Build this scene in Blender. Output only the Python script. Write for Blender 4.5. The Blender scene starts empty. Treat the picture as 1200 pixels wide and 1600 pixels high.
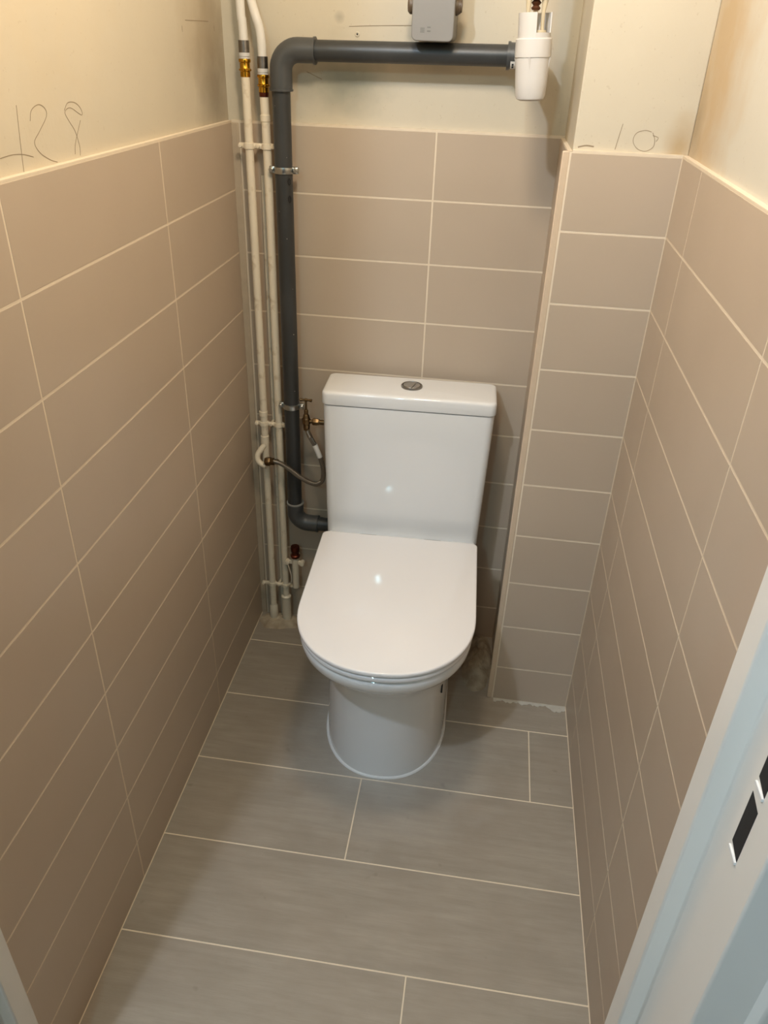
import bpy, bmesh, math, random
from mathutils import Vector, Matrix
random.seed(7)
C = bpy.context.scene.collection
PI = math.pi

# ------------------------------------------------------------------ camera
CAM = Vector((0.5485, -1.678, 1.4048))
cam_r = Vector((0.9893, 0.1426, 0.0321)); cam_u = Vector((-0.1014, 0.5117, 0.8531)); cam_f = Vector((-0.1053, 0.8472, -0.5207))
cd = bpy.data.cameras.new('camera'); cam = bpy.data.objects.new('camera', cd); C.objects.link(cam)
cam_f.normalize(); cam_r = (cam_r - cam_f*cam_r.dot(cam_f)).normalized(); cam_u = cam_r.cross(cam_f)
m = Matrix((cam_r, cam_u, -cam_f)).transposed().to_4x4(); m.translation = CAM
cam.matrix_world = m
cd.sensor_fit = 'VERTICAL'; cd.sensor_height = 32.0; cd.lens = 32.0*1204.4/1600.0
cd.clip_start = 0.02
bpy.context.scene.camera = cam

# ------------------------------------------------------------------ light and exposure
W = bpy.data.worlds.new('world'); bpy.context.scene.world = W; W.use_nodes = True
bg = W.node_tree.nodes['Background']; bg.inputs[0].default_value = (0.62, 0.76, 1.0, 1); bg.inputs[1].default_value = 0.03
def light(name, kind, loc, energy, col, size=.1, size_y=None, target=None):
    l = bpy.data.lights.new(name, kind); l.energy = energy; l.color = col
    if kind == 'AREA':
        l.size = size
        if size_y: l.shape = 'RECTANGLE'; l.size_y = size_y
    else: l.shadow_soft_size = size
    o = bpy.data.objects.new(name, l); C.objects.link(o); o.location = loc
    if target is not None:
        o.rotation_euler = (Vector(target) - Vector(loc)).to_track_quat('-Z', 'Y').to_euler()
    return o
light('corridor_ceiling_lamp', 'POINT', (-0.10, -1.90, 2.45), 69, (0.67, 0.81, 1.0), .035)
light('warm_hanging_bulb', 'POINT', (0.42, -0.75, 1.85), 17.8, (1.0, 0.84, 0.655), .07)
light('corridor_fill', 'AREA', (-0.6, -2.6, 2.2), 2, (0.66, 0.76, 1.0), .6, .6, (.7, 0, .5))  # soft daylight fill added in the corridor, no window built there
light('far_window', 'AREA', (0.22, -2.77, 2.22), 7.5, (0.45, 0.86, 1.0), .085, .14, (0.388, -0.37, 0.42))
vs = bpy.context.scene.view_settings
vs.view_transform = 'Standard'; vs.look = 'None'; vs.gamma = 1; vs.use_curve_mapping = False
vs.exposure = -0.04

# ------------------------------------------------------------------ measurements
RW = 0.844      # room width
TT = 1.2573     # top of tiling
TH = 0.128      # tile row pitch
TL = 0.4587     # tile pitch
BY = -0.230     # front of the boxed duct
BX = 0.661      # left edge of its tiles
DY = -1.20      # far edge of the door frame
CZ = 2.50

# ------------------------------------------------------------------ materials
def srgb(r, g, b):
    f = lambda c: (c/255/12.92) if c/255 <= .04045 else ((c/255+.055)/1.055)**2.4
    return (f(r), f(g), f(b), 1)
class NT:
    def __init__(s, name):
        s.m = bpy.data.materials.new(name); s.m.use_nodes = True; s.t = s.m.node_tree
        s.b = s.t.nodes['Principled BSDF']
    def n(s, typ, **kw):
        x = s.t.nodes.new(typ)
        for k, v in kw.items():
            if k in x.inputs.keys() if isinstance(k, str) and k in x.inputs.keys() else False: x.inputs[k].default_value = v
            else: setattr(x, k, v)
        return x
    def l(s, a, b): s.t.links.new(a, b)
    def noise(s, scale, detail=3, vec=None, rough=.5):
        x = s.n('ShaderNodeTexNoise'); x.inputs['Scale'].default_value = scale; x.inputs['Detail'].default_value = detail
        x.inputs['Roughness'].default_value = rough
        if vec is None: vec = s.coord()
        s.l(vec, x.inputs['Vector']); return x.outputs['Fac']
    def coord(s, scale=None):
        c = s.n('ShaderNodeTexCoord').outputs['Object']
        if scale:
            mp = s.n('ShaderNodeMapping'); mp.inputs['Scale'].default_value = scale; s.l(c, mp.inputs['Vector']); c = mp.outputs[0]
        return c
    def ramp(s, fac, a, b, c0=(0,0,0,1), c1=(1,1,1,1)):
        x = s.n('ShaderNodeValToRGB'); e = x.color_ramp.elements
        e[0].position = a; e[1].position = b; e[0].color = c0; e[1].color = c1
        s.l(fac, x.inputs[0]); return x.outputs[0]
    def mix(s, fac, a, b):
        x = s.n('ShaderNodeMix'); x.data_type = 'RGBA'
        for i, v in ((0, fac), (6, a), (7, b)):
            if isinstance(v, bpy.types.NodeSocket): s.l(v, x.inputs[i])
            else: x.inputs[i].default_value = v
        return x.outputs[2]
    def math(s, op, a, b=None):
        x = s.n('ShaderNodeMath'); x.operation = op
        for i, v in ((0, a), (1, b)):
            if v is None: continue
            if isinstance(v, bpy.types.NodeSocket): s.l(v, x.inputs[i])
            else: x.inputs[i].default_value = v
        return x.outputs[0]
    def blob(s, cen, rad, axes=(1,1,1)):
        # soft patch (1 inside, 0 outside) around a point of the object, edge broken by noise
        c = s.coord()
        v = s.n('ShaderNodeVectorMath'); v.operation = 'SUBTRACT'; s.l(c, v.inputs[0]); v.inputs[1].default_value = cen
        v2 = s.n('ShaderNodeVectorMath'); v2.operation = 'MULTIPLY'; s.l(v.outputs[0], v2.inputs[0]); v2.inputs[1].default_value = axes
        ln = s.n('ShaderNodeVectorMath'); ln.operation = 'LENGTH'; s.l(v2.outputs[0], ln.inputs[0])
        d = s.math('ADD', ln.outputs['Value'], s.math('MULTIPLY', s.math('SUBTRACT', s.noise(18, 4), .5), rad*.9))
        return s.ramp(d, 0.15*rad if rad < .5 else .1, min(rad, 1.0), (1,1,1,1), (0,0,0,1))
    def bump(s, h, strength=.2, dist=.001):
        x = s.n('ShaderNodeBump'); x.inputs['Strength'].default_value = strength; x.inputs['Distance'].default_value = dist
        s.l(h, x.inputs['Height']); s.l(x.outputs[0], s.b.inputs['Normal'])
    def set(s, **kw):
        for k, v in kw.items():
            k = k.replace('_', ' ')
            if isinstance(v, bpy.types.NodeSocket): s.l(v, s.b.inputs[k])
            else: s.b.inputs[k].default_value = v
        return s.m
def simple(name, col, rough=.5, metal=0, var=.12, sc=30, coat=0):
    t = NT(name)
    d = tuple(c*(1-var) for c in col[:3]) + (1,); u = tuple(min(1, c*(1+var)) for c in col[:3]) + (1,)
    t.set(Base_Color=t.mix(t.noise(sc), d, u), Roughness=rough, Metallic=metal)
    if coat: t.set(Coat_Weight=coat, Coat_Roughness=.03)
    return t.m

M = {}
def plaster(name, base, stains):
    t = NT(name)
    col = t.mix(t.ramp(t.noise(5, 4), .3, .7), tuple(c*.95 for c in base[:3])+(1,), base)
    for cen, rad, axes, c, amt in stains:
        col = t.mix(t.math('MULTIPLY', t.blob(cen, rad, axes), amt), col, c)
    speck = t.ramp(t.noise(160, 2), .70, .74)
    col = t.mix(t.math('MULTIPLY', speck, .18), col, srgb(150, 125, 90))
    t.set(Base_Color=col, Roughness=.62)
    h = t.math('ADD', t.noise(14, 5), t.math('MULTIPLY', t.noise(120, 3), .15))
    t.bump(h, .5, .0025)
    return t.m
CREAM = srgb(206, 195, 173)
GREY = srgb(140, 130, 112)
M['plaster_left'] = plaster('plaster_left', CREAM, [((0,-.06,1.33), .14, (1,1.2,.8), GREY, .75), ((0,-.10,1.42), .13, (1,.8,1), srgb(170,150,120), .5), ((0,-.9,1.5), .3, (1,.6,1), srgb(205,185,150), .5)])
M['plaster_back'] = plaster('plaster_back', CREAM, [((.23,0,1.335), .085, (.8,1,1.3), srgb(120,125,112), .7), ((.22,0,1.44), .015, (1,1,1), srgb(110,105,95), .8), ((.06,0,1.30), .07, (1,1,.6), srgb(150,130,105), .4)])
M['plaster_duct'] = plaster('plaster_duct', CREAM, [((.835,-.222,1.27), .03, (1,1,.5), srgb(175,145,100), .7)])
M['plaster_right'] = plaster('plaster_right', srgb(209, 203, 188), [((.853,-.30,1.40), .25, (1,1.2,.7), srgb(190,160,115), .8), ((.853,-.24,1.30), .05, (1,1,.6), srgb(160,140,110), .7)])
M['ceiling'] = simple('ceiling_paint', srgb(235, 228, 212), .7, var=.02)

def tile_mat(name, c1, c2):
    t = NT(name)
    oi = t.n('ShaderNodeObjectInfo')
    col = t.mix(t.ramp(t.noise(3.0, 3), .3, .7), c1, c2)
    t.set(Base_Color=col, Roughness=t.ramp(t.noise(9, 3), 0, 1, (.30,.30,.30,1), (.42,.42,.42,1)))
    t.bump(t.noise(7, 2), .12, .002)
    return t.m
M['wall_tile'] = tile_mat('wall_tile', srgb(184, 166, 145), srgb(190, 172, 151))
M['grout'] = simple('grout', srgb(224, 208, 184), .8, var=.06, sc=60)
M['corner_joint'] = simple('corner_filler', srgb(184, 166, 142), .75, var=.12, sc=40)
t = NT('floor_plank')
st = t.noise(5, 5, t.coord((1.4, 14, 1)), .6)
fine = t.noise(10, 6, t.coord((3, 55, 1)), .65)
cl = t.ramp(t.noise(6, 4), .36, .7)
col = t.mix(t.ramp(st, .3, .7), srgb(151, 141, 127), srgb(167, 156, 141))
col = t.mix(t.math('MULTIPLY', t.ramp(fine, .5, .75), .35), col, srgb(134, 125, 112))
col = t.mix(t.math('MULTIPLY', cl, .35), col, srgb(150, 136, 121))
col = t.mix(t.math('MULTIPLY', t.ramp(t.noise(22, 2), .69, .76), .45), col, srgb(112, 103, 91))
col = t.mix(t.math('MULTIPLY', t.ramp(t.noise(9, 5, t.coord((1, 1.6, 1))), .42, .66), .38), col, srgb(141, 130, 116))
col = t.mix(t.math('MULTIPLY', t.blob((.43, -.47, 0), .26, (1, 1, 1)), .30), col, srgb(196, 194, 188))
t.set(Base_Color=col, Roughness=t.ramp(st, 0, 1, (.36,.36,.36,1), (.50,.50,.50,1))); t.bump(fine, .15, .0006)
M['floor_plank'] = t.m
t = NT('ceramic'); t.set(Base_Color=t.mix(t.noise(4), srgb(231, 230, 228), srgb(235, 234, 231)), Roughness=.06, Coat_Weight=.5, Coat_Roughness=.02); t.bump(t.noise(9, 1), .03, .0015)
M['ceramic'] = t.m
t = NT('seat_plastic'); t.set(Base_Color=t.mix(t.noise(4), srgb(234, 231, 229), srgb(237, 234, 232)), Roughness=.045, Coat_Weight=.4, Coat_Roughness=.015); t.bump(t.noise(6, 1), .04, .002)
M['seat'] = t.m
M['chrome'] = simple('chrome', srgb(190, 188, 184), .18, 1, var=.04)
M['chrome_matt'] = simple('brushed_chrome', srgb(150, 148, 144), .32, 1, var=.06)
t = NT('grey_pvc'); sc_ = t.ramp(t.noise(11, 6, t.coord((1,1,.35))), .52, .78)
t.set(Base_Color=t.mix(t.math('MULTIPLY', sc_, .30), srgb(52, 53, 53), srgb(104, 104, 102)), Roughness=.42)
M['pvc'] = t.m
M['pvc_fit'] = simple('grey_pvc_fitting', srgb(72, 73, 73), .40, var=.05)
M['glue'] = simple('pvc_edge', srgb(150, 150, 146), .5, var=.1)
t = NT('painted_pipe'); t.set(Base_Color=t.mix(t.ramp(t.noise(40, 4), .60, .75), srgb(228, 215, 192), srgb(196, 176, 146)), Roughness=.38); t.bump(t.noise(50, 3), .3, .001)
M['painted'] = t.m
M['white_tube'] = simple('white_tube', srgb(222, 217, 208), .35, var=.03)
M['white_plastic'] = simple('white_plastic', srgb(208, 204, 199), .33, var=.015)
M['crimp'] = simple('crimp_steel', srgb(140, 135, 130), .35, 1, var=.3, sc=90)
M['brass'] = simple('brass', srgb(200, 150, 50), .25, 1, var=.15, sc=60)
M['old_brass'] = simple('aged_brass', srgb(112, 92, 66), .33, 1, var=.25, sc=120)
M['steel'] = simple('zinc_steel', srgb(185, 188, 186), .28, 1, var=.12, sc=80)
M['copper'] = simple('copper_cap', srgb(104, 56, 44), .42, 1, var=.15, sc=80)
t = NT('braided_hose')
wv = t.n('ShaderNodeTexWave'); wv.inputs['Scale'].default_value = 260; wv.inputs['Distortion'].default_value = 2; t.l(t.coord(), wv.inputs['Vector'])
t.set(Base_Color=t.mix(wv.outputs['Fac'], srgb(62, 56, 50), srgb(190, 182, 170)), Roughness=.3, Metallic=.9); t.bump(wv.outputs['Fac'], .6, .0006)
M['braid'] = t.m
M['box_grey'] = simple('grey_plastic_box', srgb(134, 131, 127), .45, var=.02)
M['box_mark'] = simple('grey_print', srgb(104, 102, 98), .6, var=.02)
M['brown_gear'] = simple('brown_plastic', srgb(96, 80, 62), .5, var=.2)
M['rust'] = simple('rusty_metal', srgb(104, 66, 44), .55, .6, var=.3, sc=80)
t = NT('translucent_plastic'); t.set(Base_Color=t.mix(t.noise(20), srgb(225, 208, 172), srgb(235, 222, 195)), Roughness=.25, Transmission_Weight=.35)
M['translucent'] = t.m
M['dark'] = simple('painted_hole_shade', srgb(28, 26, 25), .7, var=.1)  # near-black colour standing in for the shade inside holes
M['print_and_slot_black'] = simple('print_and_slot_black', srgb(24, 24, 24), .5, var=.05)
M['pencil'] = simple('pencil', srgb(146, 130, 106), .8, var=.1)
t = NT('mortar'); t.set(Base_Color=t.mix(t.ramp(t.noise(28, 6), .35, .65), srgb(150, 132, 110), srgb(186, 170, 146)), Roughness=.95); t.bump(t.noise(60, 6), .9, .004)
M['mortar'] = t.m
M['white_smear'] = simple('white_joint_compound', srgb(190, 184, 172), .8, var=.18, sc=60)
M['frame_paint'] = simple('door_frame_paint', srgb(232, 227, 218), .35, var=.03, sc=12)
M['trim_profile'] = simple('edge_profile', srgb(206, 184, 158), .4, var=.03)
M['label_white'] = simple('white_label', srgb(228, 226, 222), .5, var=.02)

# ------------------------------------------------------------------ mesh helpers
def link(name, bm, mats, parent=None, smooth=True, bevel=0, seg=2, sub=0, angle=35):
    me = bpy.data.meshes.new(name); bmesh.ops.recalc_face_normals(bm, faces=bm.faces[:]); bm.to_mesh(me); bm.free()
    if not isinstance(mats, (list, tuple)): mats = [mats]
    for x in mats: me.materials.append(x)
    o = bpy.data.objects.new(name, me); C.objects.link(o)
    if parent is not None:
        o.parent = parent; o.matrix_parent_inverse = parent.matrix_world.inverted() if False else Matrix.Identity(4)
        if parent.get('_org') is not None:
            o.location = -Vector(parent['_org'])
    if smooth:
        for p in me.polygons: p.use_smooth = True
        me.set_sharp_from_angle(angle=math.radians(angle))
    if bevel:
        b = o.modifiers.new('bevel', 'BEVEL'); b.width = bevel; b.segments = seg; b.limit_method = 'ANGLE'; b.angle_limit = math.radians(40)
    if sub:
        s = o.modifiers.new('sub', 'SUBSURF'); s.levels = sub; s.render_levels = sub
    return o
def thing(name, label, cat, loc=(0,0,0), rotz=0, group=None):
    o = bpy.data.objects.new(name, None); C.objects.link(o); o.location = loc; o.rotation_euler = (0,0,rotz)
    o.empty_display_size = .05
    o['label'] = label; o['category'] = cat
    if group: o['group'] = group
    return o
def wpart(name, bm, mats, parent, **k):
    # part given in world coordinates under an unrotated thing
    bmesh.ops.translate(bm, verts=bm.verts[:], vec=-Vector(parent.location))
    return link(name, bm, mats, parent, **k)
def spart(name, bm, mats, parent, **k):
    # sub-part in world coordinates: parent is a part whose origin is its thing's origin
    bmesh.ops.translate(bm, verts=bm.verts[:], vec=-Vector(parent.parent.location))
    return link(name, bm, mats, parent, **k)
def box(bm, x0, x1, y0, y1, z0, z1, mi=0):
    vs_ = [bm.verts.new(p) for p in ((x0,y0,z0),(x1,y0,z0),(x1,y1,z0),(x0,y1,z0),(x0,y0,z1),(x1,y0,z1),(x1,y1,z1),(x0,y1,z1))]
    fs = []
    for f in ((0,3,2,1),(4,5,6,7),(0,1,5,4),(1,2,6,5),(2,3,7,6),(3,0,4,7)):
        q = bm.faces.new([vs_[i] for i in f]); q.material_index = mi; fs.append(q)
    return vs_, fs
def bevbox(bm, x0, x1, y0, y1, z0, z1, r=.0012, mi=0, seg=1):
    vs_, fs = box(bm, x0, x1, y0, y1, z0, z1, mi)
    ed = set(e for f in fs for e in f.edges)
    res = bmesh.ops.bevel(bm, geom=list(ed), offset=r, segments=seg, affect='EDGES', profile=.5)
    for f in res['faces']: f.material_index = mi
def catmull(pts, n=8):
    P = [Vector(p) for p in pts]; out = []
    for i in range(len(P)-1):
        a = P[i-1] if i else P[0]*2-P[1]; b = P[i]; c = P[i+1]; d = P[i+2] if i+2 < len(P) else P[-1]*2-P[-2]
        for k in range(n):
            t = k/n
            out.append(.5*((2*b)+(c-a)*t+(2*a-5*b+4*c-d)*t*t+(-a+3*b-3*c+d)*t**3))
    out.append(P[-1]); return out
def tube(bm, pts, r, n=20, mi=0, cap=True):
    P = [Vector(p) for p in pts]; R_ = r if isinstance(r, (list, tuple)) else [r]*len(P)
    rings = []; up = None
    for i, p in enumerate(P):
        t = (P[min(i+1, len(P)-1)] - P[max(i-1, 0)]).normalized()
        if up is None:
            up = t.orthogonal().normalized()
        up = (up - t*up.dot(t)).normalized(); s = t.cross(up)
        rings.append([bm.verts.new(p + (up*math.cos(a)+s*math.sin(a))*R_[i]) for a in (2*PI*k/n for k in range(n))])
    for a, b in zip(rings, rings[1:]):
        for k in range(n):
            f = bm.faces.new((a[k], a[(k+1)%n], b[(k+1)%n], b[k])); f.material_index = mi
    if cap:
        f = bm.faces.new(rings[0]); f.material_index = mi
        f = bm.faces.new(list(reversed(rings[-1]))); f.material_index = mi
def lathe(bm, prof, cen, axis=(0,0,1), n=32, mi=0, cap=True):
    # prof: (radius, height along axis)
    ax = Vector(axis).normalized(); u = ax.orthogonal().normalized(); v = ax.cross(u); cen = Vector(cen)
    rings = [[bm.verts.new(cen + ax*h + (u*math.cos(a)+v*math.sin(a))*max(r, 1e-4)) for a in (2*PI*k/n for k in range(n))] for r, h in prof]
    for a, b in zip(rings, rings[1:]):
        for k in range(n):
            f = bm.faces.new((a[k], a[(k+1)%n], b[(k+1)%n], b[k])); f.material_index = mi
    if cap:
        for q in (rings[0], list(reversed(rings[-1]))):
            f = bm.faces.new(q); f.material_index = mi
def ribbon(bm, pts, w, nrm, closed=False):
    P = [Vector(p) for p in pts]; nrm = Vector(nrm)
    prev = None
    for i, p in enumerate(P):
        t = (P[min(i+1, len(P)-1)] - P[max(i-1, 0)]).normalized(); s = t.cross(nrm).normalized()*w/2
        ring = [bm.verts.new(p+s), bm.verts.new(p-s), bm.verts.new(p-s+nrm*.0002), bm.verts.new(p+s+nrm*.0002)]
        if prev:
            for k in range(4): bm.faces.new((prev[k], prev[(k+1)%4], ring[(k+1)%4], ring[k]))
        else: bm.faces.new(ring)
        prev = ring
    bm.faces.new(list(reversed(prev)))
def loft(bm, sections, cap0=True, cap1=True):
    rings = [[bm.verts.new(p) for p in s] for s in sections]
    n = len(rings[0])
    for a, b in zip(rings, rings[1:]):
        for k in range(n): bm.faces.new((a[k], a[(k+1)%n], b[(k+1)%n], b[k]))
    if cap0: bm.faces.new(list(reversed(rings[0])))
    if cap1: bm.faces.new(rings[-1])
def struct(o): o['kind'] = 'structure'; return o

# ------------------------------------------------------------------ the room
PL = .009   # plaster sits this far behind the tile faces
bm = bmesh.new(); box(bm, -.12, -PL, DY-.02, .12, 0, CZ); wall_left = struct(link('wall_left', bm, M['plaster_left'], smooth=False))
bm = bmesh.new(); box(bm, -PL, RW+PL, PL, .12, 0, CZ); wall_back = struct(link('wall_back', bm, M['plaster_back'], smooth=False))
bm = bmesh.new(); box(bm, RW+PL, RW+.12, DY-.02, .12, 0, CZ); wall_right = struct(link('wall_right', bm, M['plaster_right'], smooth=False))
bm = bmesh.new(); box(bm, .664, RW+PL, BY+.008, PL, 0, CZ); duct = struct(link('wall_duct', bm, M['plaster_duct'], smooth=False, bevel=.002))
bm = bmesh.new(); box(bm, -1.0, 1.9, -3.4, .12, -.12, -.0006); floor = struct(link('floor', bm, M['grout'], smooth=False))
bm = bmesh.new(); box(bm, -1.0, 1.9, -2.4, .12, CZ, CZ+.1); struct(link('ceiling', bm, M['ceiling'], smooth=False))
# partition wall either side of the door opening
bm = bmesh.new(); box(bm, -1.0, -.012, -1.33, -1.22, 0, CZ); box(bm, RW+.05, 1.9, -1.33, -1.22, 0, CZ)
struct(link('wall_front', bm, M['ceiling'], smooth=False))

G = .0014   # half joint
def tiles(name, parent, rects, plane, sgn, lo=0, hi=RW, z0=0.0, horiz='y', matl='wall_tile'):
    bm = bmesh.new()
    for a0, a1, c0, c1 in rects:
        if a1-a0 < .004 or c1-c0 < .004: continue
        d0, d1 = (plane, plane+sgn*.0078*(-1))
        lo_, hi_ = min(d0, d1), max(d0, d1)
        if horiz == 'y': bevbox(bm, lo_, hi_, a0+G, a1-G, c0+G, c1-G, .0007)
        else: bevbox(bm, a0+G, a1-G, lo_, hi_, c0+G, c1-G, .0007)
    return link(name, bm, M[matl], parent, smooth=False)
rows = [(max(0.0, TT-TH*(k+1)), TT-TH*k) for k in range(10)]
# left wall
vj = [0, -.3758, -.3758-TL, DY-.01]
tiles('wall_tiling', wall_left, [(vj[i+1], vj[i], z0, z1) for z0, z1 in rows for i in range(3)], 0.0, 1)
bm = bmesh.new(); box(bm, -PL, -.0004, DY-.01, 0, 0, TT); box(bm, -PL, -.0002, DY-.01, 0, TT, TT+.0022)
link('grout_bed', bm, M['grout'], wall_left, smooth=False)
# right wall
vj = [BY, -.3814, -.3814-TL, DY-.01]
tiles('wall_tiling', wall_right, [(vj[i+1], vj[i], z0, z1) for z0, z1 in rows for i in range(3)], RW, -1)
bm = bmesh.new(); box(bm, RW+.0004, RW+PL, DY-.01, BY+.008, 0, TT); box(bm, RW+.0002, RW+PL, DY-.01, BY+.008, TT, TT+.0022)
link('grout_bed', bm, M['grout'], wall_right, smooth=False)
# back wall
tiles('wall_tiling', wall_back, [(a, b, z0, z1) for z0, z1 in rows for a, b in ((.016, .0635), (.0635, .416), (.416, .6635))], 0.0, -1, horiz='x')
bm = bmesh.new(); box(bm, -.001, .664, .0004, PL, 0, TT); box(bm, -.001, .664, .0003, PL, TT, TT+.003)
link('grout_bed', bm, M['grout'], wall_back, smooth=False)
bm = bmesh.new(); box(bm, -.001, .0145, -.0035, .0008, .0, TT-.001)
link('corner_joint', bm, M['corner_joint'], wall_back, bevel=.002)
# boxed duct: front tiles, side tiles, edge profile
tiles('wall_tiling', duct, [(BX, RW, z0, z1) for z0, z1 in rows], BY, -1, horiz='x')
tiles('wall_tiling', duct, [(BY+.004, -.001, z0, z1) for z0, z1 in rows], .656, -1, horiz='y')
bm = bmesh.new(); box(bm, .6568, RW, BY+.0004, BY+.008, 0, TT); box(bm, .6568, .664, BY+.004, 0, 0, TT); box(bm, .664, RW, BY+.0002, BY+.008, TT, TT+.003)
link('grout_bed', bm, M['grout'], duct, smooth=False)
bm = bmesh.new(); box(bm, .6475, BX-.0012, BY-.0005, BY+.005, 0.0, TT+.001)
link('edge_profile', bm, M['trim_profile'], duct, bevel=.002, seg=3)

# floor planks
def plank(bm, x0, x1, y0, y1): bevbox(bm, x0+G, x1-G, y0+G, y1-G, -.004, 0, .0006)
bm = bmesh.new(); fy = [.002, -.1230, -.3270, -.5317, -.7350, -.9394, -1.1436, -1.3476, -1.552, -1.756]
fj = {0: [], 1: [], 2: [.7507], 3: [.378], 4: [], 5: [.5267], 6: [.2], 7: [.65], 8: [.1]}
for i in range(9):
    xs = [0.0] + fj[i] + [RW]
    if i >= 6: xs = [-.9] + fj[i] + [1.3, 1.8]
    for a, b in zip(xs, xs[1:]): plank(bm, a, b, fy[i+1], fy[i])
link('floor_tiling', bm, M['floor_plank'], floor, smooth=False)
# smear of joint compound along the foot of the duct
bm = bmesh.new(); n = 40
top = []; bot = []
for k in range(n+1):
    x = .664 + (RW-.002-.664)*k/n
    w = .009 + .003*math.sin(k*.8+1) + .0025*math.sin(k*2.1) + .002*random.random() + max(0, .016*math.sin((k-31)/9*PI) if k > 31 else 0)
    top.append((x, BY-.0006)); bot.append((x, BY-w))
for k in range(n):
    a, b, c, d = top[k], top[k+1], bot[k+1], bot[k]
    v = [bm.verts.new((p[0], p[1], z)) for z in (.0001, .0012) for p in (a, b, c, d)]
    for f in ((4,5,6,7), (2,3,7,6), (0,1,5,4)): bm.faces.new([v[i] for i in f])
bmesh.ops.remove_doubles(bm, verts=bm.verts[:], dist=1e-5)
link('joint_smear', bm, M['white_smear'], floor)

# pencil writing and marks on the plaster
def strokes(parent, name, lst, conv, nrm, w=.0008):
    bm = bmesh.new()
    for s in lst: ribbon(bm, catmull([conv(p) for p in s], 6) if len(s) > 2 else [conv(p) for p in s], w, nrm)
    return link(name, bm, M['pencil'], parent, smooth=False)
cl_ = lambda p: (-PL+.0001, p[0], p[1])
strokes(wall_left, 'pencil_number', [
    [(-.751,1.329),(-.757,1.293),(-.762,1.259)],
    [(-.728,1.311),(-.721,1.322),(-.703,1.327),(-.69,1.322),(-.69,1.313),(-.711,1.299),(-.727,1.288),(-.719,1.276),(-.699,1.266),(-.682,1.261)],
    [(-.804,1.279),(-.78,1.28),(-.756,1.278),(-.735,1.273)],
    [(-.644,1.317),(-.632,1.325),(-.613,1.324),(-.6,1.316),(-.601,1.309),(-.627,1.319),(-.643,1.315),(-.636,1.304),(-.625,1.292),(-.619,1.274),(-.621,1.262)],
    [(-.606,1.303),(-.618,1.29),(-.630,1.276),(-.634,1.265)]], cl_, (1,0,0))
strokes(wall_left, 'pencil_mark', [[(-.188,1.425),(-.071,1.426)], [(-.206,1.417),(-.205,1.408)], [(-.041,1.42),(-.04,1.411)]], cl_, (1,0,0), .0012)
cb_ = lambda p: (p[0], BY+.0079, p[1])
strokes(duct, 'pencil_number', [[(.739,1.302),(.733,1.263)], [(.787,1.292),(.776,1.294),(.763,1.289),(.76,1.277),(.769,1.266),(.783,1.263),(.794,1.270),(.794,1.281),(.789,1.291)], [(.790,1.287),(.799,1.284),(.797,1.278)]], cb_, (0,-1,0), .0009)
strokes(duct, 'pencil_mark', [[(.672,1.264),(.685,1.267),(.698,1.266)]], cb_, (0,-1,0), .0022)
ck = lambda p: (p[0], PL-.0001, p[1])
strokes(wall_back, 'hairline_crack', [[(.155,1.350),(.168,1.345),(.185,1.338)], [(.238,1.427),(.30,1.430),(.362,1.432)]], ck, (0,-1,0), .0012)
bm = bmesh.new(); lathe(bm, [(.0001,0),(.0042,0),(.0046,.0008),(.0036,.0016),(.0018,.0014),(.0016,.0002)], (.254, PL, 1.415), (0,-1,0), 20)
link('wall_plug', bm, M['plaster_back'], wall_back)
bm = bmesh.new(); lathe(bm, [(.0001,0),(.0015,0),(.0015,.0008),(.0001,.0008)], (.254, PL-.0008, 1.415), (0,-1,0), 12)
link('screw_hole', bm, M['dark'], wall_back)  # flat dark disc painted as the shade in the hole

# door frame (painted metal jambs with a rebate and strike slots)
door = bpy.data.objects.new('door_1', None); C.objects.link(door); struct(door); door.location = (.4, DY, 0)
def jamb_profile(side):
    # outline in plan of the right jamb, outward from the opening
    P = [(.761, DY), (.761, DY-.031), (.7785, DY-.034), (.7785, DY-.113), (.815, DY-.117), (.822, DY-.124), (.90, DY-.124), (.90, DY)]
    if side < 0: P = [(.792-x, y) for x, y in P]
    return P
def slab(bm, P, z0, z1):
    a = [bm.verts.new((x, y, z0)) for x, y in P]; b = [bm.verts.new((x, y, z1)) for x, y in P]
    n = len(P)
    for k in range(n): bm.faces.new((a[k], a[(k+1)%n], b[(k+1)%n], b[k]))
    bm.faces.new(list(reversed(a))); bm.faces.new(b)
for side, nm in ((1, 'jamb'), (-1, 'jamb')):
    bm = bmesh.new(); slab(bm, jamb_profile(side), 0, CZ)
    j = wpart(nm, bm, M['frame_paint'], door, bevel=.0022, seg=2)
    if side == 1:
        for za, zb, yy in ((.882, .943, -1.272), (.955, 1.016, -1.272)):
            b2 = bmesh.new()
            w = .0085
            for zz in [0]:
                # slot: hole shade painted as a flat dark plate, bright burred lip at its foot
                P_ = [(yy-w, za), (yy+w, za+.004), (yy+w, zb), (yy-w, zb-.004)]
                a = [b2.verts.new((.7782, y, z)) for y, z in P_]; b = [b2.verts.new((.7786, y, z)) for y, z in P_]
                for k in range(4): b2.faces.new((a[k], a[(k+1)%4], b[(k+1)%4], b[k]))
                b2.faces.new(a); b2.faces.new(list(reversed(b)))
            spart('strike_slot', b2, M['dark'], j, smooth=False)
            b2 = bmesh.new(); box(b2, .7768, .7786, yy-w, yy+w, za-.0035, za-.0005)
            spart('slot_lip', b2, M['label_white'], j, smooth=False)

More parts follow.
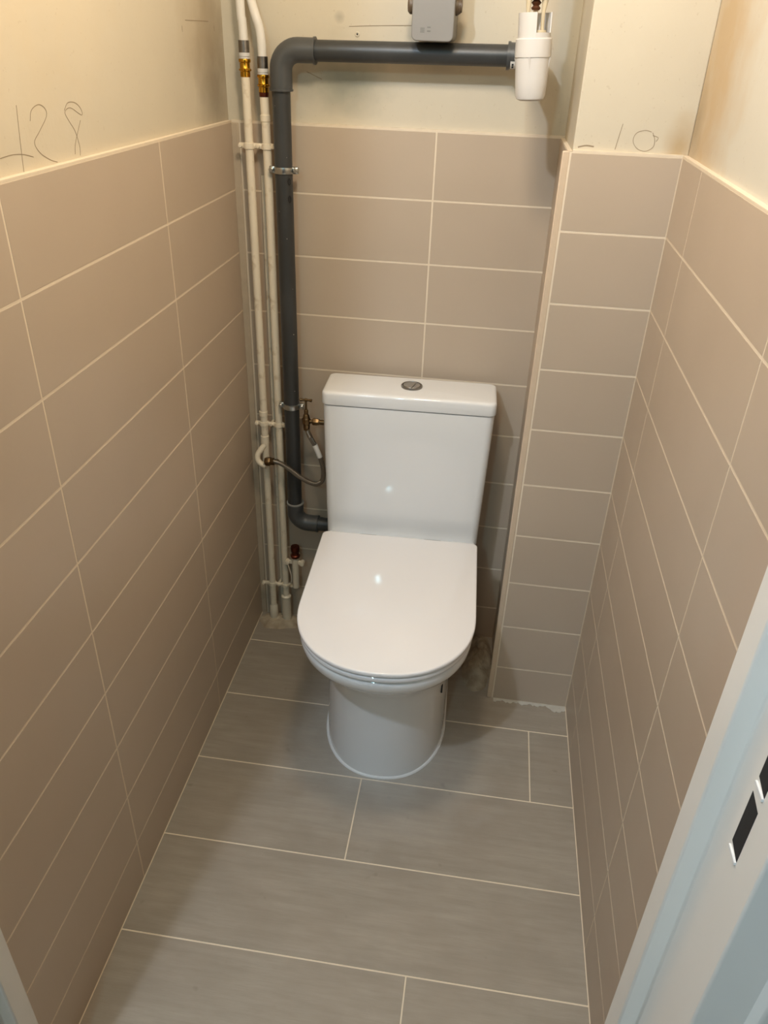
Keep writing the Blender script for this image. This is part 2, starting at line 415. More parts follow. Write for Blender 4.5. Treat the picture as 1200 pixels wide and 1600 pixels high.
# ------------------------------------------------------------------ the toilet
toilet = thing('toilet', 'white close-coupled ceramic toilet with its lid closed, standing on the tiled floor', 'toilet', (.397, 0, 0), .031)
def dshape(hw, yb, yf, ry, z, p=2.2, n=22, rb=.02, nb=5):
    pts = []
    for k in range(nb+1):            # back right corner
        a = PI/2*(1-k/nb); pts.append((hw-rb+rb*math.cos(a), yb-rb+rb*math.sin(a), z))
    cy = yf+ry
    for s in range(2*n+1):
        a = PI*s/(2*n); c, s_ = math.cos(a), math.sin(a)
        x = hw*math.copysign(abs(c)**(2/p), c); y = cy - ry*abs(s_)**(2/p)
        pts.append((x, y, z))
    for k in range(nb+1):
        a = PI/2 + PI/2*(1-k/nb); pts.append((-hw+rb+rb*math.cos(a), yb-rb+rb*math.sin(a), z))
    return pts
# fix back left corner ordering
def dsh(hw, yb, yf, ry, z, rb=.02, p=2.2):
    q = dshape(hw, yb, yf, ry, z, p, rb=rb); nb = 5
    tail = [(-x, y, z_) for x, y, z_ in reversed(q[:nb+1])]
    return q[:-(nb+1)] + tail
bowl_prof = [ # z, hw, yback, yfront, ry
    (0, .1395, -.095, -.5235, .19), (.06, .1385, -.09, -.523, .19), (.15, .138, -.085, -.5225, .19), (.21, .138, -.07, -.523, .19), (.240, .1385, -.085, -.5255, .19),
    (.262, .1415, -.085, -.533, .19), (.285, .1475, -.085, -.549, .19), (.312, .156, -.085, -.576, .19), (.338, .165, -.08, -.607, .19), (.360, .1715, -.074, -.629, .19),
    (.375, .1747, -.03, -.6395, .19), (.390, .1758, -.02, -.643, .19), (.397, .1745, -.021, -.6415, .19), (.4005, .170, -.025, -.637, .188)]
bm = bmesh.new(); loft(bm, [dsh(hw, yb, yf, ry, z) for z, hw, yb, yf, ry in bowl_prof])
bowl = link('bowl', bm, M['ceramic'], toilet, angle=60)
def slab_round(z0, z1, hw, yb, yf, ry, r, rb=.012, crown=0):
    S = []
    for k in range(4):
        a = PI/2*k/3; S.append(dsh(hw-r*(1-math.sin(a)), yb-r*(1-math.sin(a)), yf+r*(1-math.sin(a)), ry, z0+r*(1-math.cos(a)), rb=rb))
    for k in range(4):
        a = PI/2*k/3; S.append(dsh(hw-r*(1-math.cos(a)), yb-r*(1-math.cos(a)), yf+r*(1-math.cos(a)), ry, z1-r*(1-math.sin(a)), rb=rb))
    return S
bm = bmesh.new(); loft(bm, slab_round(.4045, .4165, .1770, -.196, -.6475, .19, .004))
link('seat', bm, M['seat'], toilet, angle=50)
bm = bmesh.new(); S = slab_round(.4195, .4300, .1790, -.1935, -.650, .19, .0035)
loft(bm, S)
lid = link('lid', bm, M['seat'], toilet, angle=50)
for s in (-1, 1):
    bm = bmesh.new(); lathe(bm, [(.001, -.02), (.008, -.02), (.009, -.018), (.009, .018), (.008, .02), (.001, .02)], (s*.075, -.184, .4125), (1,0,0), 20)
    box(bm, s*.075-.012, s*.075+.012, -.19, -.176, .4002, .409)
    link('hinge', bm, M['chrome_matt'], toilet)
# slim cores added between rim, seat and lid to keep the gaps dark
bm = bmesh.new(); loft(bm, [dsh(.166, -.21, -.630, .18, .4003), dsh(.166, -.21, -.630, .18, .4047)]); link('seat_gap_core', bm, M['seat'], toilet)
bm = bmesh.new(); loft(bm, [dsh(.170, -.205, -.640, .185, .4163), dsh(.170, -.205, -.640, .185, .4197)]); link('lid_gap_core', bm, M['seat'], toilet)
def rrect(x0, x1, y0, y1, r, z, n=6):
    pts = []
    for cx, cy, a0 in ((x1-r, y1-r, 0), (x0+r, y1-r, PI/2), (x0+r, y0+r, PI), (x1-r, y0+r, 3*PI/2)):
        for k in range(n+1):
            a = a0+PI/2*k/n; pts.append((cx+r*math.cos(a), cy+r*math.sin(a), z))
    return pts
bm = bmesh.new(); S = []
for z, hw, yf in ((.392, .1795, -.1500), (.44, .1805, -.1495), (.55, .1835, -.1485), (.65, .1862, -.147), (.7225, .1880, -.1455)):
    S.append(rrect(-hw, hw, yf, -.03, .018, z))
loft(bm, S); cist = link('cistern', bm, M['ceramic'], toilet, angle=50)
bm = bmesh.new(); S = []
x, f, b = .1905, -.1475, -.026
for z, i in ((.7245, .002), (.7255, .0006), (.727, 0), (.7475, .0004), (.7512, .0012), (.7535, .003), (.7547, .0056), (.7552, .010)):
    S.append(rrect(-x+i, x-i, f+i, b-i, .0155-i*.5, z))
loft(bm, S); clid = link('cistern_lid', bm, M['ceramic'], toilet, angle=50)
bm = bmesh.new(); lathe(bm, [(.001, 0), (.0235, 0), (.0238, .002), (.0232, .0042), (.0205, .0052), (.0198, .0036), (.001, .0036)], (.002, -.082, .7548), (0,0,1), 40)
ring = link('flush_button', bm, M['chrome_matt'], clid)
for s in (0, 1):
    bm = bmesh.new(); pts = []
    n = 18
    if s == 0:  # large half, curved split
        for k in range(n+1):
            a = PI*.30 + (PI*2-PI*.80)*k/n; pts.append((.0188*math.cos(a), .0188*math.sin(a)))
        pts += [(.002, -.010), (.0045, -.002), (.0055, .006)]
    else:
        for k in range(n+1):
            a = -PI*.46 + (PI*.72)*k/n; pts.append((.0188*math.cos(a), .0188*math.sin(a)))
        pts += [(.0075, .0055), (.0065, -.002), (.0042, -.010)]
    a = [bm.verts.new((.002+u, -.082+v, .7580)) for u, v in pts]; b = [bm.verts.new((.002+u, -.082+v, .7598)) for u, v in pts]
    for k in range(len(a)): bm.faces.new((a[k], a[(k+1)%len(a)], b[(k+1)%len(a)], b[k]))
    bm.faces.new(a); bm.faces.new(b)
    link('button_half', bm, M['chrome'], ring, bevel=.0005)
# bead of white sealant round the foot, fixing slot in the side
bm = bmesh.new(); S = []
for dz, d in ((0.0002, .0040), (.0018, .0036), (.0036, .0024), (.0046, .0008), (.0048, -.0015)):
    S.append(dsh(.1395+d, -.09+d, -.5235-d, .19, dz))
loft(bm, S, cap1=False); link('sealant_bead', bm, M['label_white'], toilet)
bm = bmesh.new(); box(bm, .1215, .1268, -.4285, -.4225, .184, .205); link('fixing_slot', bm, M['print_and_slot_black'], toilet, smooth=False)  # black block painted as the shade inside the slot
# connector behind the bowl into the wall
bm = bmesh.new(); lathe(bm, [(.045, 0), (.045, .09)], (0, -.095, .19), (0,1,0), 28); link('outlet_connector', bm, M['white_plastic'], toilet)

# ------------------------------------------------------------------ grey waste pipe
PX, PY, PR = .1165, -.040, .0178
drain = thing('waste_pipe', 'dark grey plastic waste pipe running down the corner and along the back wall', 'pipe', (PX, PY, .3))
HZ = 1.386
def arc(c, r, a0, a1, u, v, n=10):
    c = Vector(c); u = Vector(u); v = Vector(v)
    return [c+u*r*math.cos(a0+(a1-a0)*k/n)+v*r*math.sin(a0+(a1-a0)*k/n) for k in range(n+1)]
bm = bmesh.new(); tube(bm, [(PX, PY, .385), (PX-.001, PY, 1.345)], PR, 32); vp = wpart('vertical_pipe', bm, M['pvc'], drain)
bm = bmesh.new(); tube(bm, [(.165, PY, HZ), (.548, PY, HZ+.004)], PR, 32); hp = wpart('horizontal_pipe', bm, M['pvc'], drain)
# top elbow
bm = bmesh.new(); er = .0212; R_ = .034
tube(bm, [(PX, PY, 1.318)] + arc((PX+R_, PY, HZ-R_), R_, PI, PI/2, (1,0,0), (0,0,1)) + [(.183, PY, HZ)], er, 32)
wpart('top_elbow', bm, M['pvc_fit'], drain, angle=50)
bm = bmesh.new(); tube(bm, [(PX, PY, 1.3175), (PX, PY, 1.321)], er+.0014, 32)
wpart('socket_lip', bm, M['pvc_fit'], drain)
bm = bmesh.new(); tube(bm, [(.181, PY, HZ), (.1845, PY, HZ)], er+.0018, 32)
wpart('socket_lip', bm, M['pvc_fit'], drain)
# end socket and the elbow that brings the run forward to the siphon
bm = bmesh.new(); tube(bm, [(.540, PY, HZ+.004), (.562, PY, HZ+.004)] + arc((.562, PY-.024, HZ+.004), .024, PI/2, 0, (1,0,0), (0,1,0), 8) + [(.586, PY-.10, HZ+.002)], er, 32)
wpart('end_elbow', bm, M['pvc_fit'], drain, angle=50)
bm = bmesh.new(); tube(bm, [(.5385, PY, HZ+.004), (.5435, PY, HZ+.004)], er+.0016, 32); wpart('socket_lip', bm, M['pvc_fit'], drain)
bm = bmesh.new(); lathe(bm, [(er+.0003, 0), (er+.0006, 0), (er+.0006, .018), (er+.0003, .018)], (.5455, PY, HZ+.004), (1,0,0), 48, cap=False)
# keep only the lower front patch of the label
for f in [f for f in bm.faces if not (-1.2 < math.atan2(f.calc_center_median().z-(HZ+.004), -(f.calc_center_median().y-PY)) < -.45)]: bm.faces.remove(f)
lab = wpart('printed_label', bm, M['label_white'], drain)
bm = bmesh.new()
for xx, ww in ((.548, .0035), (.555, .002), (.558, .002)):
    for a in (-.62, -.85):
        rr = er+.0009; p = Vector((xx, PY-rr*math.cos(a), HZ+.004+rr*math.sin(a)))
        box(bm, p.x, p.x+ww, p.y-.0002, p.y+.0002, p.z-.0025, p.z+.001)
spart('label_print', bm, M['print_and_slot_black'], lab, smooth=False)
# bottom elbow
bm = bmesh.new(); BZ = .3465; Rb = .034
tube(bm, [(PX+.001, PY, .400)] + arc((PX+Rb, PY, BZ+Rb-.004), Rb, PI, 3*PI/2, (1,0,0), (0,0,1)) + [(.175, PY, BZ-.004)], er, 32)
wpart('bottom_elbow', bm, M['pvc_fit'], drain, angle=50)
bm = bmesh.new(); tube(bm, [(PX+.001, PY, .3985), (PX+.001, PY, .4015)], er+.0008, 32)
wpart('glue_line', bm, M['glue'], drain)
bm = bmesh.new(); tube(bm, [(.1735, PY, BZ-.004), (.1765, PY, BZ-.004)], er+.0010, 32); wpart('socket_lip', bm, M['pvc_fit'], drain)
bm = bmesh.new(); tube(bm, [(.170, PY, BZ-.004), (.30, PY, BZ-.004), (.385, PY, BZ-.004)], PR, 32); wpart('outlet_pipe', bm, M['pvc'], drain)
# print on the pipe and paint specks
for zz in (1.158, 1.125):
    bm = bmesh.new(); a = .80; rr = PR+.0003
    p = Vector((PX+rr*math.sin(a), PY-rr*math.cos(a), zz)); tg = Vector((math.cos(a), math.sin(a), 0)); nn = Vector((math.sin(a), -math.cos(a), 0))
    ribbon(bm, [p+tg*.0026*math.cos(t*PI/6)+Vector((0,0,.0062*math.sin(t*PI/6))) for t in range(13)], .0022, nn)
    spart('pipe_print', bm, M['print_and_slot_black'], vp, smooth=False)
for k in range(9):
    bm = bmesh.new()
    zz = random.uniform(.45, 1.31); a = random.uniform(-.8, 1.1); rr = PR+.0001
    p = Vector((PX+rr*math.sin(a), PY-rr*math.cos(a), zz)); s_ = random.uniform(.0004, .0011)
    bmesh.ops.create_icosphere(bm, subdivisions=1, radius=s_, matrix=Matrix.Translation(p))
    spart('paint_speck', bm, M['white_smear'], vp)

# steel clamps on the waste pipe
def clamp(z, label):
    t = thing('pipe_clamp', label, 'pipe clamp', (PX, PY, z), 0, 'steel clamps on the grey pipe')
    bm = bmesh.new()
    lathe(bm, [(PR+.0002, -.0065), (PR+.0022, -.006), (PR+.0028, -.003), (PR+.0028, .003), (PR+.0022, .006), (PR+.0002, .0065)], (0,0,0), (0,0,1), 40, cap=False)
    for s in (-1, 1):
        bevbox(bm, min(s*PR, s*(PR+.012)), max(s*PR, s*(PR+.012)), -.0045, .0045, -.0065, .0065, .0012)
    link('band', bm, M['steel'], t, angle=50)
    for s in (-1, 1):
        bm = bmesh.new(); lathe(bm, [(.0001, -.0105), (.0035, -.0105), (.0046, -.0095), (.0046, -.0045), (.0028, -.0045), (.0028, .009), (.0001, .009)], (s*(PR+.0075), 0, 0), (0,1,0), 14)
        link('screw', bm, M['steel'], t)
    bm = bmesh.new(); tube(bm, [(0, PR, 0), (0, -PY, 0)], .004, 12); link('wall_stud', bm, M['steel'], t)
    return t
clamp(1.178, 'galvanised steel clamp on the grey pipe level with the top tile row')
clamp(.666, 'galvanised steel clamp on the grey pipe beside the tap of the toilet supply')

# ------------------------------------------------------------------ cream pipes
P1X, P2X, PPY, pr = .0435, .0805, -.030, .0085
def brassfit(t, x, ztop, rust=False):
    # crimp sleeve, white ring, brass press fitting below ztop
    bm = bmesh.new(); tube(bm, [(x, PPY, ztop), (x, PPY, ztop-.020)], .0103, 28)
    wpart('crimp_sleeve', bm, M['crimp'], t)
    bm = bmesh.new(); lathe(bm, [(.0096, 0), (.0106, -.001), (.0106, -.0065), (.0092, -.0068), (.0092, -.0078), (.0106, -.008), (.0104, -.0105), (.008, -.0105)], (x, PPY, ztop-.0195), (0,0,1), 28)
    wpart('white_ring', bm, M['white_plastic'], t)
    z = ztop-.030
    bm = bmesh.new(); lathe(bm, [(.009, 0), (.0112, -.0005), (.0118, -.003), (.0112, -.0058), (.0098, -.0068), (.0098, -.0150), (.0105, -.0165), (.0122, -.0175), (.0122, -.0195), (.0105, -.0205), (.0096, -.0215), (.0096, -.030), (.008, -.031)], (x, PPY, z), (0,0,1), 28)
    wpart('brass_fitting', bm, M['brass'], t)
    if rust:
        bm = bmesh.new(); tube(bm, [(x, PPY, z-.030), (x, PPY, z-.038)], [.0094, .0088], 24); wpart('solder_joint', bm, M['copper'], t)
    return z-.031
# pipe nearest the left wall
p1 = thing('water_pipe', 'cream painted water pipe nearest the left wall, brass fitting near its top', 'pipe', (P1X, PPY, 0), 0, 'cream painted pipes in the corner')
zt = 1.3985
ze = brassfit(p1, P1X, zt)
bm = bmesh.new(); tube(bm, catmull([(P1X, PPY, zt-.002), (P1X-.001, PPY, 1.43), (P1X-.003, PPY, 1.47), (P1X-.004, PPY, 1.8), (P1X-.004, PPY, CZ)], 6), .0082, 24); wpart('plastic_tube', bm, M['white_tube'], p1)
bm = bmesh.new(); tube(bm, [(P1X, PPY, ze+.002), (P1X+.001, PPY, .9), (P1X, PPY, .03), (P1X, PPY, -.003)], pr, 24); lp = wpart('painted_pipe', bm, M['painted'], p1)
bm = bmesh.new(); lathe(bm, [(pr, 0), (pr+.0018, .001), (pr+.0018, .012), (pr, .013)], (P1X, PPY, .628), (0,0,1), 24); spart('joint_collar', bm, M['painted'], lp); bm = bmesh.new(); lathe(bm, [(pr, 0), (pr+.0016, .001), (pr+.0016, .022), (pr, .023)], (P1X, PPY, .553), (0,0,1), 24)
spart('joint_collar', bm, M['painted'], lp)
bm = bmesh.new(); tube(bm, catmull([(P1X, PPY-.004, .552), (.036, PPY-.010, .542), (.0285, PPY-.016, .530), (.029, PPY-.020, .517), (.038, PPY-.023, .508), (.050, PPY-.024, .505)], 5), .0070, 20)
spart('branch_bend', bm, M['painted'], lp)
bm = bmesh.new(); lathe(bm, [(pr, 0), (pr+.003, .006), (pr+.003, .05), (pr, .056)], (P1X, PPY, .0), (0,0,1), 20); spart('floor_sleeve', bm, M['painted'], lp)
# second pipe
p2 = thing('water_pipe', 'cream painted water pipe touching the dark grey one, its brass fitting rust stained', 'pipe', (P2X, PPY, 0), 0, 'cream painted pipes in the corner')
ZT2 = 1.3735
ze = brassfit(p2, P2X-.002, ZT2, True)
bm = bmesh.new(); tube(bm, catmull([(P2X-.002, PPY, ZT2-.002), (P2X-.0025, PPY, 1.395), (P2X-.005, PPY, 1.418), (P2X-.011, PPY, 1.437), (P2X-.018, PPY+.008, 1.452), (P2X-.024, PPY+.015, 1.47), (P2X-.026, PPY+.018, 1.52), (P2X-.02, PPY+.018, 1.7), (P2X-.01, PPY+.018, CZ)], 6), .0082, 24); wpart('plastic_tube', bm, M['white_tube'], p2)
bm = bmesh.new(); tube(bm, [(P2X-.002, PPY, ze+.002), (P2X, PPY, 1.2), (P2X, PPY, .03), (P2X, PPY, -.003)], pr, 24); lp2 = wpart('painted_pipe', bm, M['painted'], p2)
bm = bmesh.new(); lathe(bm, [(pr, 0), (pr+.0012, .001), (pr+.0012, .012), (pr, .013)], (P2X-.0015, PPY, 1.262), (0,0,1), 24); spart('joint_collar', bm, M['painted'], lp2)
bm = bmesh.new(); lathe(bm, [(pr, 0), (pr+.0038, .004), (pr+.0038, .085), (pr+.005, .09), (pr, .094)], (P2X, PPY, .0), (0,0,1), 20); spart('floor_sleeve', bm, M['painted'], lp2)
# slim pipe behind them
p3 = thing('water_pipe', 'thin cream pipe running behind and between the two thicker cream ones', 'pipe', (.066, -.010, 0), 0, 'cream painted pipes in the corner')
bm = bmesh.new(); tube(bm, catmull([(.064, -.008, -.003), (.064, -.009, .45), (.063, -.008, .60), (.0625, -.007, .95), (.0625, -.003, 1.16)], 6), .0052, 16); wpart('painted_pipe', bm, M['painted'], p3)
# painted brackets
def bracket(z, x0, x1, label):
    t = thing('pipe_bracket', label, 'pipe bracket', ((x0+x1)/2, PPY, z), 0, 'cream painted pipe brackets')
    bm = bmesh.new()
    bevbox(bm, x0, x1, PPY-.0030, PPY+.0030, z-.0052, z+.0052, .0015)
    for x in (P1X, P2X):
        lathe(bm, [(pr+.0002, -.006), (pr+.0022, -.0052), (pr+.0026, 0), (pr+.0022, .0052), (pr+.0002, .006)], (x, PPY, z), (0,0,1), 24, cap=False)
    wpart('strap', bm, M['painted'], t, angle=50)
    for x in (x0+.004, (P1X+P2X)/2, x1-.003):
        bm = bmesh.new(); lathe(bm, [(.0001, -.0075), (.0034, -.0070), (.0046, -.0050), (.0046, -.003), (.0001, -.003)], (x, PPY, z), (0,1,0), 14)
        wpart('screw_head', bm, M['painted'], t)
    bm = bmesh.new(); tube(bm, [((P1X+P2X)/2, PPY+.003, z), ((P1X+P2X)/2, 0.0, z)], .004, 12); wpart('wall_stud', bm, M['painted'], t)
bracket(1.218, .022, .0965, 'cream painted double pipe bracket level with the top tile row')
bracket(.608, .022, .0965, 'cream painted double pipe bracket just above the brass hose nut')
bracket(.128, .015, .100, 'cream painted double pipe bracket just above the floor')

# capped stub pipe
st_ = thing('capped_pipe', 'short cream stub pipe with a dark copper coloured cap beside the toilet seat', 'pipe', (.112, -.040, .13))
bm = bmesh.new(); tube(bm, [(.112, -.04, .132), (.1125, -.04, .232)], .0088, 24); wpart('painted_pipe', bm, M['painted'], st_)
bm = bmesh.new(); lathe(bm, [(.0085, 0), (.0112, .001), (.0128, .004), (.0128, .009), (.0105, .011), (.0098, .018), (.0118, .021), (.0120, .032), (.0108, .036), (.001, .037)], (.1125, -.04, .229), (0,0,1), 20)
wpart('cap', bm, M['copper'], st_)
bm = bmesh.new(); bevbox(bm, .089, .133, -.0435, -.0365, .208, .220, .002)
for x in (.091, .131): lathe(bm, [(.0001, -.010), (.006, -.009), (.0065, 0), (.006, .006), (.0001, .007)], (x, -.040, .214), (0,1,0), 16)
tube(bm, [(.1125, -.036, .214), (.1125, .0, .214)], .0035, 10)
wpart('bracket', bm, M['painted'], st_)
bm = bmesh.new(); tube(bm, catmull([(.0925, -.045, .210), (.099, -.049, .190), (.1025, -.049, .17), (.100, -.049, .15), (.092, -.047, .138), (.086, -.045, .134)], 5), .0012, 8); wpart('loop_wire', bm, M['painted'], st_)

# ------------------------------------------------------------------ stop valve and hose
V = Vector((.158, -.070, .640))
valve = thing('stop_valve', 'small aged brass stop valve with a T handle on the left side of the cistern', 'tap', V)
bm = bmesh.new(); lathe(bm, [(.001, -.016), (.0072, -.016), (.0082, -.014), (.0082, -.004), (.0100, -.003), (.0100, .009), (.0085, .011), (.0072, .018), (.0055, .020), (.0050, .030), (.0035, .032), (.001, .032)], V, (0,0,1), 8)
body = wpart('valve_body', bm, M['old_brass'], valve, bevel=.0005)
bm = bmesh.new(); lathe(bm, [(.0026, .028), (.0024, .050), (.0032, .052), (.0032, .058), (.001, .060)], V, (0,0,1), 14); wpart('spindle', bm, M['old_brass'], valve)
bm = bmesh.new(); tube(bm, [V+Vector(p) for p in ((-.0145,0,.055),(-.013,0,.0552),(-.006,0,.0558),(0,0,.056),(.006,0,.0558),(.013,0,.0552),(.0145,0,.055))], [.0030,.0038,.0026,.0034,.0026,.0038,.0030], 14); wpart('handle', bm, M['old_brass'], valve)
bm = bmesh.new(); tube(bm, [V+Vector((.006,0,.003)), V+Vector((.018,0,.003))], .0048, 16); wpart('outlet', bm, M['old_brass'], valve)
bm = bmesh.new(); lathe(bm, [(.0048, .014), (.0082, .015), (.0090, .017), (.0090, .026), (.0080, .028), (.0080, .031)], V+Vector((0,0,.003)), (1,0,0), 6)
tube(bm, [V+Vector((.028,0,.003)), V+Vector((.062,0,.003))], .0062, 16); wpart('union_nut', bm, M['old_brass'], valve, bevel=.0004)
hose = thing('flexible_hose', 'braided metal flexible hose looping from the corner pipe up to the brass stop valve', 'hose', (.07, -.06, .505))
HP = [(.070,-.057,.5215),(.080,-.062,.5225),(.094,-.067,.521),(.118,-.074,.511),(.141,-.078,.496),(.165,-.080,.485),(.184,-.080,.483),(.196,-.078,.493),(.199,-.076,.516),(.195,-.074,.539),(.187,-.072,.560),(.177,-.071,.583),(.166,-.070,.603),(.160,-.070,.618)]
HP = [(x, y, z) for x, y, z in HP]
bm = bmesh.new(); tube(bm, catmull(HP, 8), .0057, 16); wpart('braided_tube', bm, M['braid'], hose)
d = (Vector(HP[-1])-Vector(HP[-2])).normalized()
bm = bmesh.new(); tube(bm, [Vector(HP[-1])-d*.016, Vector(HP[-1])-d*.001, Vector(HP[-1])+Vector((0,0,.008))], [.0058, .0060, .0050], 18); wpart('ferrule', bm, M['chrome'], hose)
bm = bmesh.new(); lathe(bm, [(.005, -.006), (.0078, -.005), (.0078, .001), (.005, .002)], (.158, -.070, .626), (0,0,1), 6); wpart('hose_nut', bm, M['old_brass'], hose)
a_, b_ = Vector((.046, -.055, .5065)), Vector((.073, -.058, .5195)); ax = (b_-a_).normalized()
ax = Vector((.93,-.12,.12)).normalized(); c0 = Vector((.0485, -.0545, .5175))
# nut joining the branch bend
bm = bmesh.new(); tube(bm, [Vector((.046, PPY-.023, .506)), Vector((.0485, -.0545, .513)), c0+ax*.004], .0060, 16); 
wpart('tail_pipe', bm, M['painted'], hose)
bm = bmesh.new(); lathe(bm, [(.005, 0), (.0100, .001), (.0115, .004), (.0115, .013), (.0100, .016), (.007, .017)], c0, ax, 6); wpart('compression_nut', bm, M['old_brass'], hose, bevel=.0006)
bm = bmesh.new(); lathe(bm, [(.006, .016), (.0092, .017), (.0092, .023), (.0066, .025), (.0066, .034), (.005, .036)], c0, ax, 18); wpart('end_ferrule', bm, M['old_brass'], hose)
a_, b_ = Vector((.1925,-.0735,.548)), Vector((.1735,-.0707,.590))
P_ = catmull(HP, 8); seg = [p for p in P_ if .552 < p.z < .584 and p.x > .16 ]
bm = bmesh.new(); tube(bm, seg, .0064, 18); tag_ = wpart('paper_tag', bm, M['label_white'], hose)
bm = bmesh.new()
for k, p in enumerate(seg[2:-2]):
    if k % 2: continue
    q = p+Vector((-.0010+.0006*(k % 3), -.0061, 0)); box(bm, q.x-.0007, q.x+.0008, q.y, q.y+.0004, q.z-.0006, q.z+.0006)
spart('tag_print', bm, M['box_mark'], tag_, smooth=False)

# ------------------------------------------------------------------ siphon cup, safety outlet, grey box
SY = -.20; lean = Matrix.Rotation(-.05, 4, 'Y')
base = Vector((.5840, SY, 1.328))
siph = thing('siphon_cup', 'white plastic siphon cup with a notched funnel top at the end of the grey pipe', 'siphon', base)
def lsp(name, bm, mat, par, **k):
    bm.transform(lean); return link(name, bm, mat, par, **k)
bm = bmesh.new(); lathe(bm, [(.001, 0), (.017, .0005), (.0225, .003), (.0245, .008), (.0262, .030), (.0280, .063), (.024, .064), (.020, .01), (.001, .008)], (0,0,0), (0,0,1), 48)
lsp('bowl', bm, M['white_plastic'], siph)
bm = bmesh.new(); lathe(bm, [(.0255, .0625), (.0292, .0630), (.0294, .066), (.0290, .088), (.0270, .0895), (.0240, .0895), (.0240, .0625)], (0,0,0), (0,0,1), 48, cap=False)
lsp('collar', bm, M['white_plastic'], siph)
# funnel with a wide notch facing the room on the right
bm = bmesh.new(); n = 72; ro, ri, zb, zm, zt_ = .0262, .0242, .0885, .0965, .124
notch = lambda a: -1.45 < a < -.22
def rr(r, a, z): return bm.verts.new((r*math.cos(a), r*math.sin(a), z))
cols = []
for k in range(n):
    a = -PI + 2*PI*(k+.5)/n
    top_ = zm if notch(a) else zt_
    # one wall segment as a closed little prism
    a0 = -PI+2*PI*k/n; a1 = a0+2*PI/n; fl = .0006
    v = [rr(ro, a0, zb), rr(ro, a1, zb), rr(ri, a1, zb), rr(ri, a0, zb), rr(ro+fl, a0, top_), rr(ro+fl, a1, top_), rr(ri+fl, a1, top_), rr(ri+fl, a0, top_)]
    nx = notch(a0+3*PI/n*1.0) ; pv = notch(a-2*PI/n)
    for idx, f in enumerate(((0,1,5,4), (2,3,7,6), (4,5,6,7))): bm.faces.new([v[i] for i in f])
    if notch(a) != notch(a+2*PI/n): bm.faces.new([v[i] for i in (1,2,6,5)]) if not notch(a) else None
    if notch(a) != notch(a-2*PI/n): bm.faces.new([v[i] for i in (3,0,4,7)]) if not notch(a) else None
bmesh.ops.remove_doubles(bm, verts=bm.verts[:], dist=1e-6)
lsp('notched_funnel', bm, M['white_plastic'], siph, angle=50)
for a in (-1.75, -.32, 2.9):
    bm = bmesh.new()
    p = Vector((.0272*math.cos(a), .0272*math.sin(a), 0))
    tube(bm, [p*1.04+Vector((0,0,.0625)), p*.97+Vector((0,0,.045))], [.0018, .0007], 8)
    lsp('rib', bm, M['white_plastic'], siph)
bm = bmesh.new(); tube(bm, [(.002, .022, .060), (.002, .064, .060)], .0175, 24); lsp('outlet', bm, M['white_plastic'], siph)
bm = bmesh.new(); lathe(bm, [(.001, .100), (.0135, .100), (.0145, .098), (.0155, .095), (.001, .094)], (.004, -.004, 0), (0,0,1), 24); lsp('inner_spout', bm, M['translucent'], siph)
sv = thing('safety_valve', 'rust stained outlet with translucent legs above the white siphon cup', 'valve', (.576, SY, 1.46))
bm = bmesh.new()
tube(bm, [(.5905, SY-.004, 1.428), (.5895, SY-.004, 1.452), (.5905, SY-.004, 1.470)], [.0030, .0030, .0052], 14)
tube(bm, [(.5655, SY-.004, 1.428), (.5655, SY-.004, 1.452), (.5650, SY-.004, 1.470)], [.0028, .0030, .0050], 14)
tube(bm, [(.5775, SY+.012, 1.430), (.5775, SY+.012, 1.468)], .004, 14)
wpart('support_leg', bm, M['translucent'], sv)
bm = bmesh.new(); lathe(bm, [(.001, 0), (.006, .0), (.0075, .003), (.0045, .006), (.0082, .010), (.005, .013), (.0085, .016), (.0085, .022)], (.577, SY, 1.455), (0,0,1), 20); wpart('outlet_spring', bm, M['rust'], sv)
bm = bmesh.new(); lathe(bm, [(.001, 0), (.0172, .0), (.0178, .004), (.0170, .02), (.0120, .03), (.0110, .12), (.0110, CZ-1.472)], (.5775, SY, 1.472), (0,0,1), 28); wpart('valve_body', bm, M['rust'], sv)

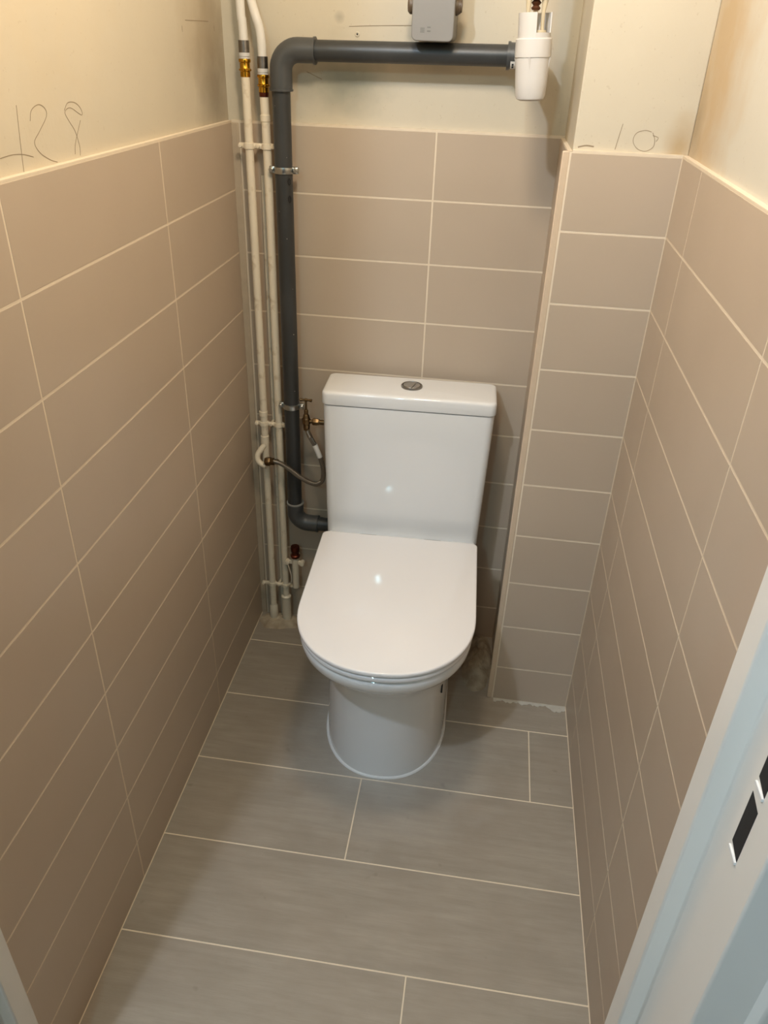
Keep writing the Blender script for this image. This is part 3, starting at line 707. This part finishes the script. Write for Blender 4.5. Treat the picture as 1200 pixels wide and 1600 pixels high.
gb = thing('grey_box', 'pale grey round-cornered plastic box on the back wall above the horizontal grey pipe', 'box', (.404, 0, 1.4))
bm = bmesh.new(); pts = []
x0, x1, z0, z1, r = .3675, .4415, 1.4075, 1.56, .010
for cx, cz_, a0 in ((x1-r, z1-r, 0), (x0+r, z1-r, PI/2), (x0+r, z0+r, PI), (x1-r, z0+r, 3*PI/2)):
    for k in range(7):
        a = a0+PI/2*k/6; pts.append((cx+r*math.cos(a), cz_+r*math.sin(a)))
loft(bm, [[(x, y, z) for x, z in pts] for y in (-.090, PL)]); 
shell = wpart('casing', bm, M['box_grey'], gb, bevel=.0018, seg=3)
for k, (bx0, bx1, bz0, bz1) in enumerate(((.3835, .3912, 1.4205, 1.4285), (.3955, .4015, 1.4275, 1.4295), (.3955, .4015, 1.4215, 1.4240))):
    bm = bmesh.new(); nn = 3 if k == 0 else 3
    w = (bx1-bx0)/nn
    for i in range(nn):
        if k == 0:
            for j in range(3): box(bm, bx0+i*w, bx0+i*w+w*.72, -.0903, -.0899, bz0+j*(bz1-bz0)/3, bz0+(j+.7)*(bz1-bz0)/3)
        else: box(bm, bx0+i*w, bx0+i*w+w*.75, -.0903, -.0899, bz0, bz1)
    spart('printed_mark', bm, M['box_mark'], shell, smooth=False)
bm = bmesh.new(); lathe(bm, [(.001, -.0475), (.011, -.0475), (.0145, -.044), (.0145, -.036), (.0145, .036), (.0145, .040), (.0132, .041), (.0132, .0425), (.0118, .0430), (.0118, .0450), (.0098, .0455), (.0098, .0475), (.001, .048)], (.4045, -.06, 1.462), (1,0,0), 32)
wpart('round_connector', bm, M['brown_gear'], gb)

# ------------------------------------------------------------------ rough mortar in the corners
def mound(name, label, cx, cy, rx, ry, h, seed, lo=0.0):
    rnd = random.Random(seed); bm = bmesh.new(); n, k_ = 40, 12
    from mathutils import noise as NZ
    cen = None; rings = []
    for j in range(k_+1):
        t = j/k_; ring = []
        for i in range(n):
            a = 2*PI*i/n
            e = 1+.22*NZ.noise(Vector((math.cos(a)*1.6+seed, math.sin(a)*1.6, 0)))
            x = cx+rx*t*e*math.cos(a); y = cy+ry*t*e*math.sin(a)
            z = h*(1-t**2.2) + .35*h*NZ.noise(Vector((x*45, y*45, seed)))*(1-t) + .3*h*NZ.noise(Vector((x*130, y*130, seed)))*(1-t**3)
            x = max(min(x, RW-.001), .001); y = min(y, -.001)
            ring.append(bm.verts.new((x, y, max(z, .0)+.0004 if t < 1 else .0)))
        rings.append(ring)
    for a, b in zip(rings, rings[1:]):
        for i in range(n): bm.faces.new((a[i], a[(i+1)%n], b[(i+1)%n], b[i]))
    bmesh.ops.remove_doubles(bm, verts=bm.verts[:], dist=1e-6)
    bm.faces.new(rings[-1])
    o = link(name, bm, M['mortar'], None, angle=70)
    o['label'] = label; o['category'] = 'mortar'
    return o
mound('mortar_lump', 'rough lump of bare mortar on the floor between the toilet and the tiled duct', .616, -.103, .045, .116, .030, 3)
mound('mortar_patch', 'crumbly mortar patch round the feet of the corner pipes', .060, -.034, .062, .036, .014, 9)
